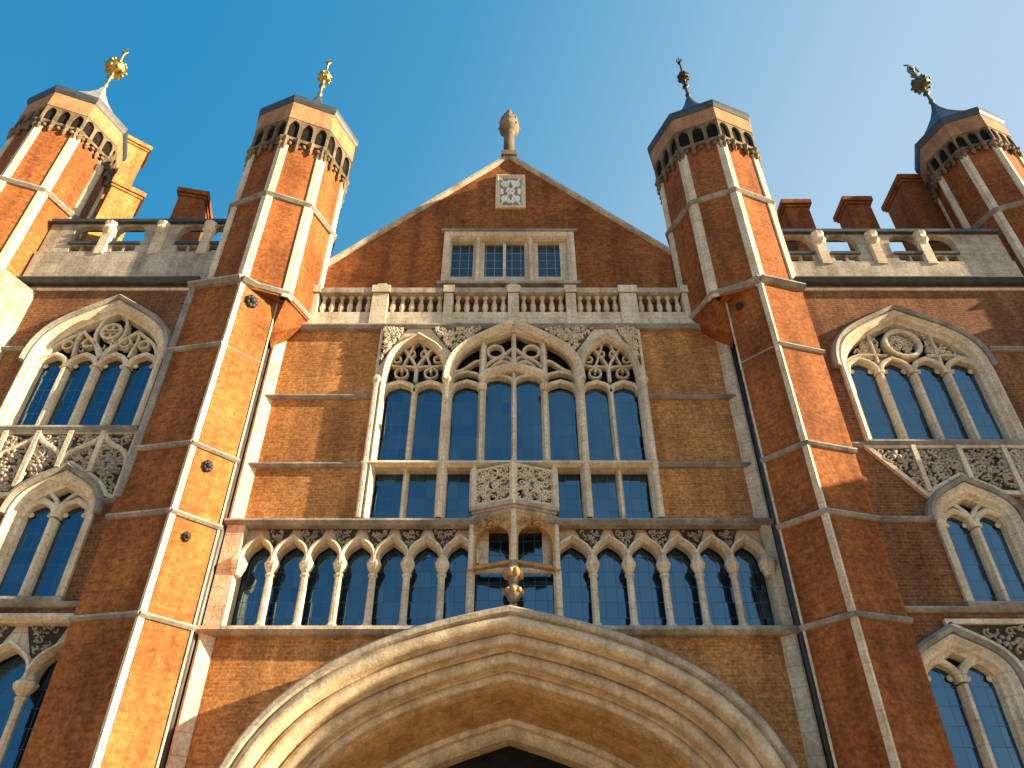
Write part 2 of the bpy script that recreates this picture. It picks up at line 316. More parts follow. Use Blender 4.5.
# ------------------------------------------------------------------ windows
def strip_poly(path): return path
def pane(parent, poly, y, m='glass'):
    return MB().plate(poly, [], y, y + .02).build('pane', m, parent)
def frame_prof(Y, k=1.0):
    return [(.09, Y - .02), (.09, Y - .10), (.03, Y - .13), (-.03, Y - .06), (-.09 * k, Y - .04), (-.13 * k, Y + .06), (-.19 * k, Y + .10), (-.22 * k, Y + .26), (-.22 * k, Y + .36), (.02, Y + .36)]
def arched_window(X0, X1, zs, zsp, za, Y, n, zh, seed, style='flow', hood=True, label=None):
    """stone window of n lights under a pointed head; returns the opening for the wall"""
    path = [(X0, zs)] + arch(X0, X1, zsp, za, 12) + [(X1, zs)]
    fr = MB().sweep(path, frame_prof(Y)).build('window', 'stone', root, label)
    if hood:
        hp = arch(X0 - .1, X1 + .1, zsp - .02, za + .12, 12)
        MB().sweep(hp, [(.0, Y - .01), (.0, Y - .15), (.08, Y - .20), (.14, Y - .12), (.16, Y - .01)]).build('hood_mould', 'string', fr)
    a, b = X0 + .2, X1 - .2; mw = .17; lw = (b - a - (n - 1) * mw) / n
    tr = MB(); yg = Y + .26
    hh = lw * .62
    for i in range(n):
        l0 = a + i * (lw + mw); l1 = l0 + lw
        if i < n - 1:
            mm = MB(); xm = l1 + mw / 2
            mm.prism([(xm - mw / 2, yg + .04), (xm - mw / 2, yg - .10), (xm - .035, Y + .03), (xm + .035, Y + .03), (xm + mw / 2, yg - .10), (xm + mw / 2, yg + .04)], zs, zh)
            mm.build('mullion', 'stone', fr)
        pts = arch(l0, l1, zh, zh + hh, 7, .7, .4)
        tr.rib([(x, z + .05) for x, z in arch(l0 - mw * .3, l1 + mw * .3, zh, zh + hh + .05, 7, .7, .4)], .13, Y + .05, yg + .04)
        pane(fr, [(l0 - .02, zs)] + [(l0 - .02, zh)] + [(x, z + .04) for x, z in pts[1:-1]] + [(l1 + .02, zh), (l1 + .02, zs)], yg)
        for sg in (-1, 1):      # cusps
            xc = (l0 + l1) / 2 + sg * lw * .36; tr.blob((xc, yg - .05, zh + hh * .42), lw * .13, (1, .5, .9))
    inner = arch(a, b, zsp, za - .22, 12)
    zc = min(zh, zsp)
    pane(fr, [(a, zh)] + [q for q in inner if q[1] > zh + .01] + [(b, zh)], yg + .05, 'void')
    W = (b - a) / 2; xm = (a + b) / 2; H = za - .2 - zh
    def q(u, v): return (xm + u * W, zh + v * H)
    def rib(ps, wd=.09): tr.rib([q(*t) for t in ps], wd, Y + .08, yg + .03)
    if style == 'flow':
        for sg in (-1, 1):
            rib(bez((sg * 1.0, .1), (sg * 1.0, .45), (sg * .7, .5), (sg * .5, .66), 7), .09)
            rib(bez((0, .12), (0, .4), (sg * .25, .45), (sg * .5, .66), 7), .09)
            rib(bez((sg * .5, .2), (sg * .5, .35), (sg * .62, .5), (sg * .5, .66), 5), .07)
            rib(bez((0, .12), (sg * .12, .4), (sg * .42, .55), (sg * .16, .95), 8), .08)
            tr.rib(circ(*q(sg * .33, .46), W * .10, 10), .05, Y + .1, yg + .02, True)
            tr.rib(circ(*q(sg * .68, .42), W * .09, 10), .05, Y + .1, yg + .02, True)
        tr.rib(circ(*q(0, .66), W * .17, 16), .08, Y + .07, yg + .02, True)
        for k in range(4): tr.rib(circ(*q(.085 * math.cos(k * 1.57 + .78), .66 + .10 * math.sin(k * 1.57 + .78)), W * .07, 8), .04, Y + .1, yg, True)
        scroll(tr, [q(-.85, .3), q(-.3, .85), q(.3, .85), q(.85, .3)], yg - .06, 26, .05, .10, .03, seed)
    elif style == 'circle':
        tr.rib(circ(*q(0, .58), W * .27, 22), .12, Y + .03, yg + .02, True)
        scroll(tr, circ(*q(0, .58), W * .25, 16), yg - .08, 46, .05, .10, .032, seed)
        for sg in (-1, 1):
            rib(bez((sg * 1.0, .25), (sg * .8, .42), (sg * .6, .36), (sg * .32, .36), 6), .08)
            rib([(sg * .5, .2), (sg * .5, .75)], .08)
            scroll(tr, [q(sg * .92, .3), q(sg * .36, .26), q(sg * .34, .8), q(sg * .5, .85)], yg - .06, 40, .05, .12, .035, seed + 3)
    elif style == 'fan':
        rib([(0, .05), (0, .45)], .09)
        for sg in (-1, 1):
            rib(bez((0, .4), (sg * .1, .6), (sg * .4, .7), (sg * .55, .85), 6), .08)
            rib(bez((sg * .5, .3), (sg * .5, .5), (sg * .3, .6), (sg * .15, .98), 6), .07)
            rib(bez((0, .42), (sg * .4, .5), (sg * .6, .4), (sg * .98, .5), 6), .07)
            tr.rib(circ(*q(sg * .5, .33), W * .24, 10), .055, Y + .1, yg + .02, True)
            tr.rib(circ(*q(sg * .24, .72), W * .14, 10), .05, Y + .1, yg + .02, True)
    elif style == 'pair':
        for sg in (-1, 1):
            rib(bez((0, .1), (0, .5), (sg * .2, .6), (sg * .45, .8), 6), .09)
    tr.build('tracery', 'stone', fr)
    MB().sweep([(X0 - .12, zs - .02), (X1 + .12, zs - .02)], [(-.14, Y + .3), (-.14, Y - .1), (-.06, Y - .17), (.0, Y - .15), (.06, Y + .3)]).build('sill', 'string', fr)
    return path

def arcade(cols, xe0, xe1, zsill, zcap, zap, Y, ztop, label, skip=(), capr=.145, seed=3, parent=None, pm='stone'):
    """row of small pointed arches on shafts with carved capitals"""
    edges = [xe0] + cols + [xe1]
    poly = [(xe0 - .25, ztop), (xe0 - .25, zcap)]
    holes = []
    for i in range(len(edges) - 1):
        a, b = edges[i], edges[i + 1]; t = min(.06, (b - a) * .12)
        poly += arch(a + t, b - t, zcap + .02, zap - .06, 7, .75, .4)
    poly += [(xe1 + .25, zcap), (xe1 + .25, ztop)]
    ar = MB().plate(poly, [], Y + .16, Y + .36).build('arcade', pm, root, label)
    mo = MB()
    for i in range(len(edges) - 1):
        a, b = edges[i], edges[i + 1]
        pts = arch(a + .0, b - .0, zcap + .04, zap + .02, 8, .72, .5)
        mo.sweep(pts, [(-.06, Y + .32), (-.065, Y + .12), (-.03, Y + .02), (0, Y - .06), (.045, Y - .05), (.05, Y + .16)])
        d0, d1 = pts[8], None
        if i < len(edges) - 2:
            c = edges[i + 2]; xm2 = (b + c) / 2
            tri = [((a + b) / 2 + .1, ztop - .04), (xm2 - .1, ztop - .04), (b + .02, zcap + .32), (b - .02, zcap + .32)]
            sp = MB().plate(tri, [], Y + .12, Y + .17); sp.cur = 1; scroll(sp, tri, Y + .11, 26, .03, .07, .026, seed + i).build('carved_spandrel', ('dark_backing', 'stone_grey'), ar)
    mo.build('arch_moulding', pm, ar)
    for i, x in enumerate(cols):
        if i in skip: continue
        MB().lathe((x, Y + .10), [(.13, zsill), (.13, zsill + .1), (.085, zsill + .16), (.08, zcap - .24), (.11, zcap - .21), (.11, zcap - .17), (.085, zcap - .14), (capr, zcap - .02), (capr + .03, zcap + .08), (.14, zcap + .15), (.08, zcap + .32)], 8, -67.5).build('column', pm, ar)
    for i in range(len(edges) - 1):
        a, b = edges[i], edges[i + 1]
        MB().box(a, b, Y + .42, Y + .45, zsill - .3, ztop).build('pane', 'glass', ar)
    return ar

# ------------------------------------------------------------------ great central window
def px(p, y=YR): return at(p[0], p[1], y)
zw_top = zat(329, YR); zw_sill = zat(521, YR); zw_tr = zat(466, YR)
GX0, GX1 = xat(358, 500, YR), xat(662, 500, YR)
c1 = (xat(372, 480, YR), xat(438, 480, YR)); c2 = (xat(445, 480, YR), xat(583, 480, YR)); c3 = (xat(589.5, 480, YR), xat(651, 480, YR))
z1s, z1a = zat(384, YR), zat(339, YR); z2s, z2a = zat(384, YR), zat(321, YR)
arches_ = [(c1, z1s, z1a), (c2, z2s, zat(332, YR)), (c3, z1s, z1a)]
holes = [[(c[0], zw_sill)] + arch(c[0], c[1], s, a, 12, .8, .42) + [(c[1], zw_sill)] for c, s, a in arches_]
zt = zw_top + .02
sp_polys = [[(GX0 + .08, zt - .06), (c1[0] + .5, zt - .06), (GX0 + .08, z1s + .55)],
            [((c1[0] + c1[1]) / 2 + .30, zt - .06), ((c2[0] + c2[1]) / 2 - .72, zt - .06), (c1[1] + .15, zat(356, YR))],
            [((c2[0] + c2[1]) / 2 + .72, zt - .06), ((c3[0] + c3[1]) / 2 - .30, zt - .06), (c3[0] - .15, zat(356, YR))],
            [(c3[1] - .5, zt - .06), (GX1 - .08, zt - .06), (GX1 - .08, z1s + .55)]]
gw = MB().plate([(GX0, zw_sill), (GX0, zt), (GX1, zt), (GX1, zw_sill)], holes, YR - .10, YR + .34).build('window', 'stone', root, 'great traceried window of three arched bays above the arcade')
for i, q in enumerate(sp_polys):
    cv = MB().plate(q, [], YR - .125, YR - .08); cv.cur = 1
    scroll(cv, q, YR - .14, 150, .03, .08, .032, i).build('carved_spandrel', ('dark_backing', 'stone'), gw)
mo = MB()
for (c, s, a), hd in zip(arches_, (0, 1, 0)):
    mo.sweep([(c[0], zw_sill)] + arch(c[0], c[1], s, a, 12, .8, .42) + [(c[1], zw_sill)], [(.09, YR - .09), (.09, YR - .17), (.04, YR - .20), (.0, YR - .10), (-.03, YR - .06), (-.05, YR + .1), (.0, YR + .12)])
for x in (GX0 + .09, GX1 - .09, (c1[1] + c2[0]) / 2, (c2[1] + c3[0]) / 2):      # shafts with little caps
    mo.lathe((x, YR - .14), [(.08, zw_sill), (.08, z1s - .1), (.13, z1s - .02), (.13, z1s + .06), (.07, z1s + .16)], 8, -67.5)
mo.sweep(arch(c2[0] - .10, c2[1] + .10, z2s + .0, zat(321, 15.75), 16), [(-.10, YR - .05), (-.10, YR - .16), (.0, YR - .26), (.07, YR - .30), (.12, YR - .24), (.13, YR - .05)])
mo.build('moulding', 'stone', gw)
def great_lights(xs, heads, trz):
    """xs: list of (x0,x1); one pane above and one below the transom per light"""
    for (a, b), zh in zip(xs, heads):
        pts = arch(a, b, zh - .12, zh + .14, 6, .75, .3)
        pane(gw, [(a - .05, zw_tr + .02)] + pts + [(b + .05, zw_tr + .02)], YR + .24)
        pane(gw, [(a - .05, zw_sill), (a - .05, zw_tr - .02), (b + .05, zw_tr - .02), (b + .05, zw_sill)], YR + .24)
tr = MB()
def mull(mb, x, wd, z0, z1, d=.0):
    mb.prism([(x - wd / 2, YR + .28), (x - wd / 2, YR + .14), (x - wd * .18, YR + .02 - d), (x + wd * .18, YR + .02 - d), (x + wd / 2, YR + .14), (x + wd / 2, YR + .28)], z0, z1)
m1, m3 = (c1[0] + c1[1]) / 2, (c3[0] + c3[1]) / 2
zh = zat(388, YR)
for m, c in ((m1, c1), (m3, c3)):
    mb = MB(); mull(mb, m, .15, zw_sill, zh); mb.build('mullion', 'stone', gw)
    great_lights([(c[0] + .03, m - .06), (m + .06, c[1] - .03)], [zh, zh], zw_tr)
    for a, b in ((c[0], m), (m, c[1])): tr.rib(arch(a, b, zh - .1, zh + .26, 8, .75, .4), .13, YR + .02, YR + .28)
    # fan tracery in the head
    xm, W, H = m, (c[1] - c[0]) / 2, z1a - zh - .1
    def q(u, v): return (xm + u * W, zh + .1 + v * H)
    tr.rib([q(0, .1), q(0, .42)], .09, YR + .04, YR + .24)
    for sg in (-1, 1):
        tr.rib([q(*t) for t in bez((0, .38), (sg * .1, .6), (sg * .4, .7), (sg * .55, .9), 6)], .07, YR + .05, YR + .24)
        tr.rib([q(*t) for t in bez((sg * .5, .3), (sg * .5, .5), (sg * .3, .6), (sg * .12, 1), 6)], .06, YR + .06, YR + .24)
        tr.rib([q(*t) for t in bez((0, .4), (sg * .4, .5), (sg * .6, .36), (sg * .98, .5), 6)], .06, YR + .06, YR + .24)
        tr.rib(circ(*q(sg * .5, .30), W * .22, 10), .05, YR + .08, YR + .22, True)
        tr.rib(circ(*q(sg * .24, .72), W * .14, 10), .045, YR + .08, YR + .22, True)
        tr.rib(circ(*q(sg * .7, .60), W * .14, 10), .045, YR + .08, YR + .22, True)
    pane(gw, [(c[0] - .02, zh)] + [t for t in arch(c[0] - .02, c[1] + .02, z1s, z1a + .02, 10, .8, .42) if t[1] > zh] + [(c[1] + .02, zh)], YR + .29, 'void')
xa, xb, xc = xat(479.5, 470, YR), xat(514, 470, YR), xat(547.5, 470, YR)
for x, wd, d in ((xa, .20, .06), (xb, .14, .0), (xc, .20, .06)):
    mb = MB(); mull(mb, x, wd, zw_sill, zat(372 if x == xb else 330, YR), d)
    if x != xb: mb.lathe((x, YR - .02), [(.09, zh - .1), (.14, zh - .02), (.14, zh + .05), (.08, zh + .14)], 8, -67.5)
    mb.build('mullion', 'stone', gw)
zc = zat(380, YR)
great_lights([(c2[0] + .03, xa - .08), (xa + .08, xb - .05), (xb + .05, xc - .08), (xc + .08, c2[1] - .03)], [zh - .02, zc, zc, zh - .02], zw_tr)
for a, b in ((c2[0], xa), (xc, c2[1])):
    tr.rib(arch(a, b, zh - .1, zh + .28, 8, .75, .4), .12, YR + .02, YR + .28)
    tr.rib(arch(a, b, zh + .25, zh + .62, 8, .8, .3), .08, YR + .05, YR + .28)
for a, b in ((xa, xb), (xb, xc)): tr.rib(arch(a, b, zc - .1, zc + .24, 8, .75, .4), .10, YR + .04, YR + .28)
tr.sweep(arch(xa - .02, xc + .02, zc - .02, zat(367, YR), 10, .6, .5), [(-.12, YR + .2), (-.1, YR + .02), (0, YR - .1), (.08, YR - .1), (.1, YR + .2)])
zq = zat(367, YR)
tr.rib([(xb, zq), (xb, z2a)], .13, YR + .0, YR + .28)
for sg, xo in ((-1, xa), (1, xc)):
    xm = (xb + xo) / 2
    tr.rib(bez((xb, zq + .1), (xb + sg * .35, zq + .35), (xm, zq + .35), (xo, zq - .35), 8), .09, YR + .04, YR + .26)
    tr.rib(bez((xo, zq - .1), (xo - sg * .1, zq + .3), (xm, zq + .3), (xb, zq + .75), 8), .09, YR + .04, YR + .26)
    tr.rib(circ(xm + sg * .08, zq + .62, .22, 14), .07, YR + .06, YR + .26, True)
    tr.rib(circ(xm - sg * .20, zq + .30, .15, 12), .05, YR + .08, YR + .26, True)
    tr.rib(bez((xo, zq + .2), (xo + sg * .2, zq + .5), (xo + sg * .4, zq - .1), (xo + sg * .75, zq - .1), 6), .08, YR + .05, YR + .26)
pane(gw, [(c2[0] - .02, zh)] + arch(c2[0] - .02, c2[1] + .02, z2s, zat(332, YR), 10) + [(c2[1] + .02, zh)], YR + .29, 'void')
tr.build('tracery', 'stone', gw)
MB().sweep([(GX0, zw_tr), (GX1, zw_tr)], [(-.09, YR + .28), (-.09, YR - .08), (-.03, YR - .22), (.05, YR - .18), (.08, YR + .28)]).build('transom', 'stone', gw)

# ------------------------------------------------------------------ arcade below it
za_sill, za_cap, za_ap, za_top = zat(629, YR), zat(566, YR), zat(538, YR), zat(527, YR)
cpx = [259, 295.5, 331, 366.5, 402, 438.5, 475, 515, 556.5, 597, 635, 671.5, 708, 744]
cols = [xat(p, 622, YR) for p in cpx]
ax0, ax1 = xat(224, 628, YR), xat(781, 628, YR)
arcade(cols[:6], ax0, cols[6], za_sill, za_cap, za_ap, YR, za_top + .03, 'row of seven small pointed arches left of the oriel')
arcade(cols[9:], cols[8], ax1, za_sill, za_cap, za_ap, YR, za_top + .03, 'row of small pointed arches right of the oriel')
for a_, b_ in ((cols[6] - .1, cols[7]), (cols[7], cols[8] + .1)): MB().box(a_, b_, YR + .32, YR + .35, za_sill, za_top).build('pane', 'glass', root)
# ------------------------------------------------------------------ centre walls
AY = 15.45
A0 = [(-5.78, 0.0), (-5.78, 3.0)]
def great_arch(off):      # intrados line set in by off
    ap = 7.70 - off * 1.0; xs = 5.52 - off
    L = bez((-xs, 2.9), (-xs, 5.95 - off * .72), (-3.4 * xs / 5.52, 7.03 - off), (0, ap), 26)
    return [(x - .06, z) for x, z in L] + [(-x - .06, z) for x, z in L[-2::-1]]
arch_hole = lambda off: [(great_arch(off)[0][0], .0)] + great_arch(off) + [(great_arch(off)[-1][0], .0)]
zpar0 = zat(328, YR)
rect = lambda x0, x1, z0, z1: [(x0, z0), (x0, z1), (x1, z1), (x1, z0)]
hole_g = rect(GX0 + .06, GX1 - .06, zw_sill, zw_top)
hole_a = rect(ax0 - .2, ax1 + .2, za_sill, za_top)
arch_h = [(x, max(z, .02)) for x, z in arch_hole(.42)]
MB().plate([(XRL - .5, 0), (XRL - .5, zpar0), (XRR + .45, zpar0), (XRR + .45, 0)], [hole_g, hole_a, arch_h], YR, YR + .55).build('wall', 'gold', root, 'golden brick wall of the recessed centre bay')
for x0, x1, sg in ((XRL, XRL + .30, 1), (XRR, XRR - .30, -1)):
    pf = [(x0, YR + .02), (x0, YR - .16), (x0 + sg * .05, YR - .17), (x1, YR - .01), (x1, YR + .02)]
    MB().prism(pf, 0, zat(634, YR)).prism(pf, za_top + .12, zpar0).build('corner_strip', 'stone', root)
    MB().box(min(x0, x0 - sg * .5), max(x0, x0 - sg * .5), YR - .05, YR + .02, 0, zpar0).build('dark_groove_strip', 'lead', root)  # flat strip that darkens the groove behind the drainpipe
for x0, x1 in ((XRL + .0, ax0 - .02), (ax1 + .02, XRR - .0)):
    pl = MB().box(x0, x1, YR - .12, YR + .4, za_sill, za_top + .06)
    xm = (x0 + x1) / 2; pl.lathe((ax0 - .02 if x0 < 0 else ax1 + .02, YR - .02), [(.12, za_cap - .25), (.2, za_cap - .05), (.22, za_cap + .06), (.12, za_cap + .2)], 8, -67.5)
    pl.build('pilaster', 'stone', root)
def string(path, Y, name='string_course', m='string', h=.075, d=.13, parent=None):
    return MB().sweep(path, [(-h, Y + .03), (-h * .8, Y - d * .5), (-h * .1, Y - d), (h * .5, Y - d * .9), (h, Y + .03)]).build(name, m, parent or root)
for y in (398, 466):
    z = zat(y, YR)
    string([(XRL - .02, z), (GX0 - .01, z)], YR); string([(GX1 + .01, z), (XRR + .02, z)], YR)
string([(XRL - .06, zat(524.5, YR)), (XRR + .06, zat(524.5, YR))], YR, h=.10, d=.24)
MB().sweep([(XRL - .1, zat(633, YR)), (XRR + .1, zat(633, YR))], [(-.10, YR + .02), (-.08, YR - .14), (-.01, YR - .26), (.08, YR - .22), (.12, YR + .4), (-.1, YR + .4)]).build('arcade_sill', 'stone_grey', root)
for x in (XRL - .13, XRR + .12):
    MB().lathe((x, YR - .1), [(.10, 0), (.10, zpar0)], 10).build('drainpipe', 'lead', root)

MB().box(XRL - .4, XRR + .4, 16.9, 26, 8.2, zpar0 - .3).build('hall', 'dark_backing', root)

# great arch mouldings
def ring(profile, name, m, parent=None):
    n = len(profile); lines = [[(great_arch(o)[0][0], .0)] + great_arch(o) + [(great_arch(o)[-1][0], .0)] for o, y in profile]
    vs = [(x, profile[k][1], z) for k in range(n) for x, z in lines[k]]; L = len(lines[0])
    fs = [(k * L + i, k * L + i + 1, ((k + 1) % n) * L + i + 1, ((k + 1) % n) * L + i) for k in range(n) for i in range(L - 1)]
    return MB().add(vs, fs).build(name, m, parent or root)
def roll(o, y, r, a0, a1, n=7): return [(o + r * math.cos(R(a0 + (a1 - a0) * i / n)), y - r * math.sin(R(a0 + (a1 - a0) * i / n))) for i in range(n + 1)]
ga = ring([(-.12, 16.05), (-.12, 15.42), (-.06, 15.33), (.03, 15.34), (.06, 15.42), (.06, 16.05)], 'great_arch', 'stone_grey', root)
ga['label'] = 'great four-centred stone arch over the dark gateway'
prof = [(.06, 16.0), (.06, 15.46)] + roll(.20, 15.50, .13, 160, 5) + [(.34, 15.64), (.36, 15.70)] + roll(.47, 15.74, .11, 170, 0) + [(.59, 15.98), (.62, 16.06)] + roll(.74, 16.12, .12, 170, 0) + [(.87, 16.40), (.90, 16.48)] + roll(.98, 16.52, .09, 170, 0) + [(1.08, 16.72), (1.08, 17.0), (.3, 17.0), (.3, 16.0)]
ring(prof, 'arch_moulding', 'stone_smooth', ga)
ring([(1.05, 16.70), (1.12, 16.72), (1.16, 16.80), (1.47, 17.90), (1.47, 18.1), (1.05, 18.1)], 'arch_soffit', 'ochre', ga)
ring([(1.42, 17.90), (1.49, 17.84), (1.58, 17.88), (1.61, 18.02), (1.68, 18.08), (1.76, 18.06), (1.83, 18.16), (1.85, 18.34), (1.85, 18.9), (1.42, 18.9)], 'inner_arch', 'stone_smooth', ga)
MB().box(-4.6, 4.4, 18.7, 18.8, 0, 6.6).build('dark_passage_sheet', 'black', ga)  # black sheet standing in for the darkness inside the passage

# oriel balcony with pendant
OA, OB, OC = (xat(473, 500, 15.9), 15.92), (xat(513.5, 500, 15.55), 15.56), (xat(555, 500, 15.9), 15.92)
oz = [zat(462, 15.5), zat(499, 15.5), zat(508, 15.5), zat(560, 15.5), zat(566, 15.5)]
orl = MB().prism([OA, OB, OC, (OC[0], 16.05), (OA[0], 16.05)], oz[2] - .04, oz[2] + .05)
def grow(k, dy): return [(OA[0] - k, 16.0), (OA[0] - k, OA[1] - dy), (OB[0], OB[1] - dy * 1.4), (OC[0] + k, OC[1] - dy), (OC[0] + k, 16.0)]
orl.prism(grow(.08, .08), oz[1] - .12, oz[1] - .02).prism(grow(.03, .03), oz[2] + .05, oz[1] - .12)
orl = orl.build('oriel', 'stone_grey', root, 'small projecting stone oriel with pierced parapet and hanging boss')
tp = MB(); pn = MB(); lo = MB()
for P, Q in ((OA, OB), (OB, OC)):
    L = math.dist(P, Q); u = ((Q[0] - P[0]) / L, (Q[1] - P[1]) / L)
    for mb in (tp, pn, lo): mb.base(P, u)
    pn.box(.06, L - .06, -.05, .05, oz[0] - .06, oz[0]).box(.06, L - .06, -.05, .05, oz[1] - .02, oz[1] + .06)
    scroll(pn, rect(.06, L - .06, oz[1] + .04, oz[0] - .04), 0, 60, .05, .12, .03, 11)
    for i in range(3):
        for k in range(3): pn.rib(circ(.2 + i * (L - .4) / 2, oz[1] + .2 + k * (oz[0] - oz[1] - .38) / 2, .14, 10), .035, -.04, .03, True)
    zt2 = oz[2] - .04
    hole = [(.1, oz[3] + .04)] + arch(.1, L - .1, oz[3] + (zt2 - oz[3]) * .42, zt2 - .20, 9, .62, .62) + [(L - .1, oz[3] + .04)]
    lo.plate([(.0, oz[3]), (.0, zt2), (L, zt2), (L, oz[3])], [hole], -.02, .10)
    scroll(lo, rect(.06, L - .06, zt2 - .36, zt2 - .04), -.02, 26, .04, .09, .03, 5)
    lo.sweep([(-.02, oz[3]), (L + .02, oz[3])], [(-.045, .10), (-.04, -.02), (0, -.05), (.04, -.02), (.045, .10)])
for mb in (tp, pn, lo): mb.base()
pn.build('pierced_parapet', 'stone', orl); lo.build('arched_panel', 'ochre', orl)
for P in (OA, OB, OC):
    MB().lathe(P, [(.10, oz[1] - .02), (.10, oz[0] + .03), (.06, oz[0] + .06), (.07, oz[0] + .1), (.01, oz[0] + .18)], 8, -67.5).build('parapet_post', 'stone', orl)
    MB().lathe(P, [(.07, oz[3] - .05), (.07, oz[2] - .03)], 8, -67.5).build('post', 'stone', orl)
for P in (OA, OC):
    MB().lathe((P[0], 16.08), [(.1, za_sill), (.1, oz[3])], 8, -67.5).build('post', 'stone', orl)
b0 = zat(603, OB[1])
MB().lathe(OB, [(.02, b0 - .02), (.10, b0 + .03), (.17, b0 + .14), (.2, b0 + .24), (.15, b0 + .34), (.09, b0 + .40), (.13, b0 + .5), (.18, b0 + .62), (.14, b0 + .76), (.09, b0 + .9), (.09, oz[3])], 12).build('pendant', 'stone_dark', orl)
bs = MB()
for i in range(8):
    a = i * .785; bs.blob((OB[0] + .17 * math.cos(a), OB[1] + .17 * math.sin(a), b0 + .24), .07).blob((OB[0] + .16 * math.cos(a + .4), OB[1] + .16 * math.sin(a + .4), b0 + .64), .08, (1, 1, 1.4))
bs.build('pendant_leaves', 'ochre', orl)
MB().prism([(OB[0] - .07, 16.08), (OB[0] - .07, 15.98), (OB[0] + .07, 15.98), (OB[0] + .07, 16.08)], za_sill, oz[3]).build('mullion', 'stone', orl)
MB().box(OA[0], OC[0], 16.02, 16.12, oz[3] - .06, oz[3] + .06).build('rail', 'stone', orl)

# balustrade over the centre bay
YP = 15.90
bz = [zat(327, YP), zat(312, YP), zat(294, YP), zat(290, YP)]
bal = MB().box(XRL - .1, XRR + .1, YP, YP + .30, bz[0], bz[1]).build('balustrade', 'stone', root, 'stone balustrade along the foot of the gable')
MB().sweep([(XRL - .1, bz[0]), (XRR + .1, bz[0])], [(-.10, YP + .3), (-.08, YP - .03), (0, YP - .11), (.07, YP - .08), (.10, YP + .3)]).build('cornice', 'string', bal)
MB().box(XRL - .1, XRR + .1, YP - .07, YP + .36, bz[2], bz[3] + .03).build('top_rail', 'stone_grey', bal)
piers = [(284, 318), (372, 388), (444, 453), (508, 519), (566, 576), (620, 637), (683, 716)]
pxs = [(xat(a, 302, YP), xat(b, 302, YP)) for a, b in piers]
for i, (a, b) in enumerate(pxs):
    if i == 0: a = XRL - .1
    if i == 6: b = XRR + .1
    q = MB().box(a, b, YP - .05, YP + .34, bz[0] + .1, bz[2] + .01).box(a - .03, b + .03, YP - .11, YP + .40, bz[2], bz[3] + .10)
    if i in (1, 3): q.lathe(((a + b) / 2, YP + .15), [(.26, bz[3] + .1), (.26, bz[3] + .18), (.18, bz[3] + .24), (.02, bz[3] + .36)], 8, -67.5)
    q.build('pier', 'stone', bal)
bh = bz[2] - bz[1]
proto = None
for i in range(6):
    a, b = pxs[i][1], pxs[i + 1][0]; n = 6 if i in (0, 1, 2) else 5
    for k in range(n):
        x = a + (b - a) * (k + .5) / n
        if proto is None:
            proto = MB().lathe((0, 0), [(.09, 0), (.09, .06), (.05, .12), (.06, bh * .2), (.09, bh * .38), (.08, bh * .5), (.05, bh * .75), (.045, bh * .88), (.085, bh * .92), (.085, bh + .01)], 10)
            o = proto = proto.build('baluster', 'stone', bal); 
        else: o = proto.copy(); C.objects.link(o)
        o.parent = bal; o.location = (x, YP + .15, bz[1])

# gable
YG = 16.26
apx, apz = at(509, 157, YG); lx, lz = at(325, 266, YG); rx, rz = at(690, 264, YG)
k1 = (apz - lz) / (apx - lx); k2 = (apz - rz) / (rx - apx); zb = bz[0] - .2
gp = [(apx, apz), (apx + (apz - zb) / k2, zb), (apx - (apz - zb) / k1, zb)]
wx0, wz1 = at(446, 236, YG); wx1, wz0 = at(572, 283, YG); wx0 = xat(446, 260, YG); wx1 = xat(572, 260, YG)
gab = MB().plate(gp, [rect(wx0, wx1, wz0, wz1)], YG, YG + .5).build('gable', 'red', root, 'red brick gable with a three-part window and carved plaque')
cop = [(gp[2][0], gp[2][1]), (apx, apz), (gp[1][0], gp[1][1])]
MB().sweep(cop, [(-.14, YG + .6), (-.10, YG - .03), (-.04, YG - .10), (.04, YG - .12), (.08, YG - .08), (.11, YG + .6)]).build('coping', 'stone_grey', gab)
fz0, fz1 = zat(156, YG), zat(108, YG); fh = fz1 - fz0
fb = MB().box(apx - .27, apx + .27, YG - .2, YG + .4, fz0 - .15, fz0 + .08).lathe((apx, YG + .12), [(.25, fz0 + .06), (.20, fz0 + .16), (.19, fz0 + fh * .50), (.24, fz0 + fh * .53), (.36, fz0 + fh * .58), (.37, fz0 + fh * .64), (.29, fz0 + fh * .67), (.34, fz0 + fh * .71), (.33, fz0 + fh * .78), (.22, fz0 + fh * .85), (.10, fz0 + fh * .90), (.13, fz0 + fh * .94), (.03, fz1 + .12)], 16)
for i in range(8):
    a = i * .785
    for rr_, zz in ((.36, .61), (.33, .74), (.22, .85)): fb.blob((apx + rr_ * math.cos(a), YG + .12 + rr_ * math.sin(a), fz0 + fh * zz), .05, (1, 1, 1.3))
fb.build('finial', 'finial_stone', gab)
rf = MB().add([(gp[2][0], YG + .5, zb), (apx, YG + .5, apz - .1), (gp[1][0], YG + .5, zb), (gp[2][0], YG + 12, zb), (apx, YG + 12, apz - .1), (gp[1][0], YG + 12, zb)], [(0, 1, 4, 3), (1, 2, 5, 4), (0, 2, 1), (3, 4, 5), (0, 3, 5, 2)]).build('roof', 'lead', gab)
